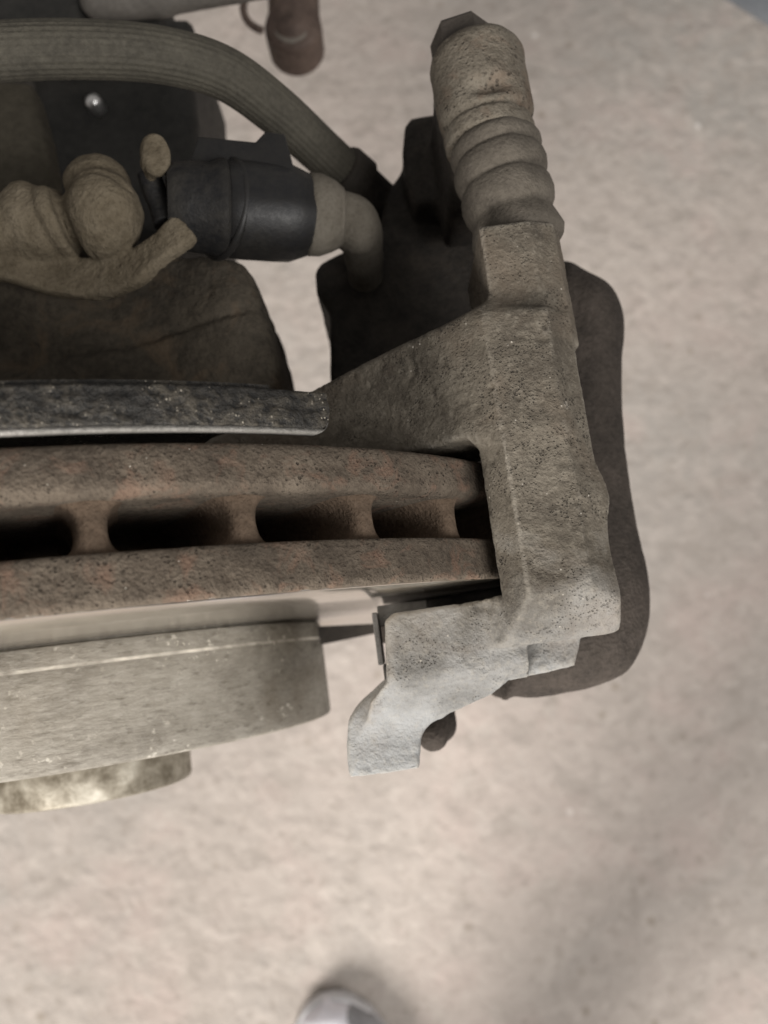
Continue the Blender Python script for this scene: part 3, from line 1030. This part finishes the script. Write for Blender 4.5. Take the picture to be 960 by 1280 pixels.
def sd_st(G):
    X, Y, Zz = G
    op = xy([(30, 20), (238, 20), (241, 100), (247, 170), (262, 300), (60, 300)], 240)
    d = extr(poly2(X, Y, op), Zz, Z(300), Z(238), 6)
    b = xy([(-60, -60), (112, -60), (108, 40), (-60, 60)], 225)
    d = smin(d, extr(poly2(X, Y, b), Zz, Z(290), Z(222), 4), 3)
    c = xy([(140, -40), (196, -40), (208, 60), (150, 60)], 236)
    return smin(d, extr(poly2(X, Y, c), Zz, Z(290), Z(232), 3), 3)


cast('strut_body', sd_st, (-175, 70, Z(302)), (-30, 235, Z(218)), 1.2, MAT['black'], st, [(.3, 9, 81)])
rv = at(117, 127, 234)
lathe('rivet', [(-6, 2.6), (0, 2.6), (.9, 2.4), (1.7, 1.7), (2.1, .8), (2.15, .05)], MAT['steel'], st, rv, rv + np.array([0, 0, 1]), seg=32)


def sd_bp(G):
    X, Y, Zz = G
    op = xy([(-80, 100), (38, 104), (50, 150), (62, 205), (66, 300), (-80, 300)], 205)
    return extr(poly2(X, Y, op), Zz + .12 * (X + 85), Z(215), Z(204), 2)


bp = thing('knuckle_plate', 'olive brown plate left of the black strut', 'plate', at(10, 200, 215))
cast('plate', sd_bp, (-140, 55, Z(232)), (-70, 140, Z(190)), .9, MAT['brownplate'], bp, [(.3, 8, 85)])

am = thing('control_arm', 'grey control arm bar crossing behind the top of the hose', 'control arm', at(200, 0, 230))
cast('bar', lambda G: smin(capsule(G, at(124, 2, 222), at(200, -3, 226), 5.6), capsule(G, at(200, -3, 226), at(360, -32, 232), 5.4), 2), at(90, 60, 240) - np.array([4, 8, 4]), at(380, -90, 210) + np.array([4, 8, 10]), .8, MAT['armgrey'], am, [(.25, 6, 88)])

bu = thing('stabiliser_link', 'round dark bushing end hanging into view at the top edge', 'bushing', at(366, 30, 330))
c0 = at(367, 38, 300)


def sd_bu(G):
    X, Y, Zz = G
    a = capsule(G, c0 + np.array([0, 0, -3.]), at(364, -120, 300), 10.6)
    r = np.sqrt((X - c0[0]) ** 2 + (Y - c0[1]) ** 2)
    a = smin(a, extr(r - 11.6, Zz, c0[2] - 14, c0[2] + 4, 2.6), 2)
    return a


cast('bush_body', sd_bu, c0 - np.array([22, 18, 20]), c0 + np.array([22, 70, 14]), .8, MAT['bushing'], bu, [(.2, 5, 91)])
lathe('end_face', [(0, 8.4), (1.4, 8.2), (2.1, 7.2), (2.3, 3.0), (1.9, .05)], MAT['endface'], bu, c0 + np.array([-.4, -1.0, 2.7]), c0 + np.array([-.4, -1.0, 3.7]), seg=48)
rc = at(352, 6, 292)
arc = [rc + np.array([-15.5 * math.cos(t), 15.5 * math.sin(t), -3.0 * t]) for t in np.linspace(-.95, 1.3, 30)]
tube('spring_ring', np.array(arc), np.full(30, 1.5), MAT['bushing'], bu, 14)

# ------------------------------------------------------------------ on the floor
mt = thing('rubber_mat', 'blue-grey sheet lying on the floor at the upper right corner', 'mat', at(940, 8, 655))
P_ = xy([(914, 0), (960, 28), (1400, 300), (1500, -500), (700, -140)], 657)
vv = [(p[0], p[1], 4) for p in P_] + [(p[0], p[1], -4) for p in P_]
nr = len(P_)
sharp(link_mesh('sheet', vv, [tuple(range(nr))[::-1], tuple(range(nr, 2 * nr))] + [(i, (i + 1) % nr, nr + (i + 1) % nr, nr + i) for i in range(nr)], MAT['mat'], mt, False))

# a shoe toe at the lower edge, worn by whoever holds the camera, with the trouser leg above it
tip = at(406, 1246, 645)
s0 = np.array([tip[0], tip[1], 0])
so = thing('shoe', 'white and grey shoe toe at the bottom edge on the concrete', 'shoe', s0 + np.array([10, -120, 0]))
hd = np.array([.12, -.99])
hd /= np.linalg.norm(hd)
sd_ = np.array([-hd[1], hd[0]])


def foot_frame(G):
    X, Y, Zz = G
    u = (X - s0[0]) * hd[0] + (Y - s0[1]) * hd[1]
    v = (X - s0[0]) * sd_[0] + (Y - s0[1]) * sd_[1]
    return u, v, Zz


def foot_w(u):
    return np.interp(u, [0, 6, 18, 40, 75, 110, 170, 230, 268, 280], [2, 17, 30, 41, 46, 45, 36, 34, 28, 8])


def sd_upper(G):
    u, v, z = foot_frame(G)
    top = np.interp(u, [0, 10, 40, 90, 140, 190, 250, 285], [22, 34, 46, 58, 80, 98, 96, 60])
    w_ = foot_w(np.clip(u - 2, 0, 280))
    q = np.sqrt((v / np.maximum(w_, 1)) ** 2 + (np.maximum(z - 14, 0) / np.maximum(top - 14, 1)) ** 2) - 1
    return np.maximum(np.maximum(q * 24, 12 - z), np.maximum(-u, u - 283))


def sd_sole(G):
    u, v, z = foot_frame(G)
    w_ = foot_w(np.clip(u + 1, 0, 280)) - 1
    return np.maximum(np.maximum((np.abs(v) - w_) * .8, np.abs(z - 8.5) - 8), np.maximum(-u + 1, u - 284))


lo, hi = s0 + np.array([-70, -300, -4]), s0 + np.array([110, 12, 120])
cast('upper', sd_upper, lo, hi, 2.4, MAT['shoe'], so)
cast('sole', sd_sole, lo, hi, 2.4, MAT['sole'], so)


def sd_toe(G):
    u, v, z = foot_frame(G)
    d = sd_upper(G) - 1.2
    return np.maximum(d, np.maximum(14 - v + 0 * u, u - 150))


cast('side_panel', sd_toe, lo, hi, 2.4, MAT['shoegrey'], so)
lg = s0 + np.array([hd[0] * 205, hd[1] * 205, 0])
path = catmull([lg + np.array([0, 0, 70]), lg + np.array([12, 14, 160]), lg + np.array([50, 70, 300]), lg + np.array([88, 124, 430]), lg + np.array([96, 90, 480]), lg + np.array([70, -120, 500])], 8)
tube('trouser_leg', path, np.interp(np.arange(len(path)), [0, 8, 20, 30, len(path) - 1], [58, 62, 72, 70, 85]), MAT['denim'], so, 40)
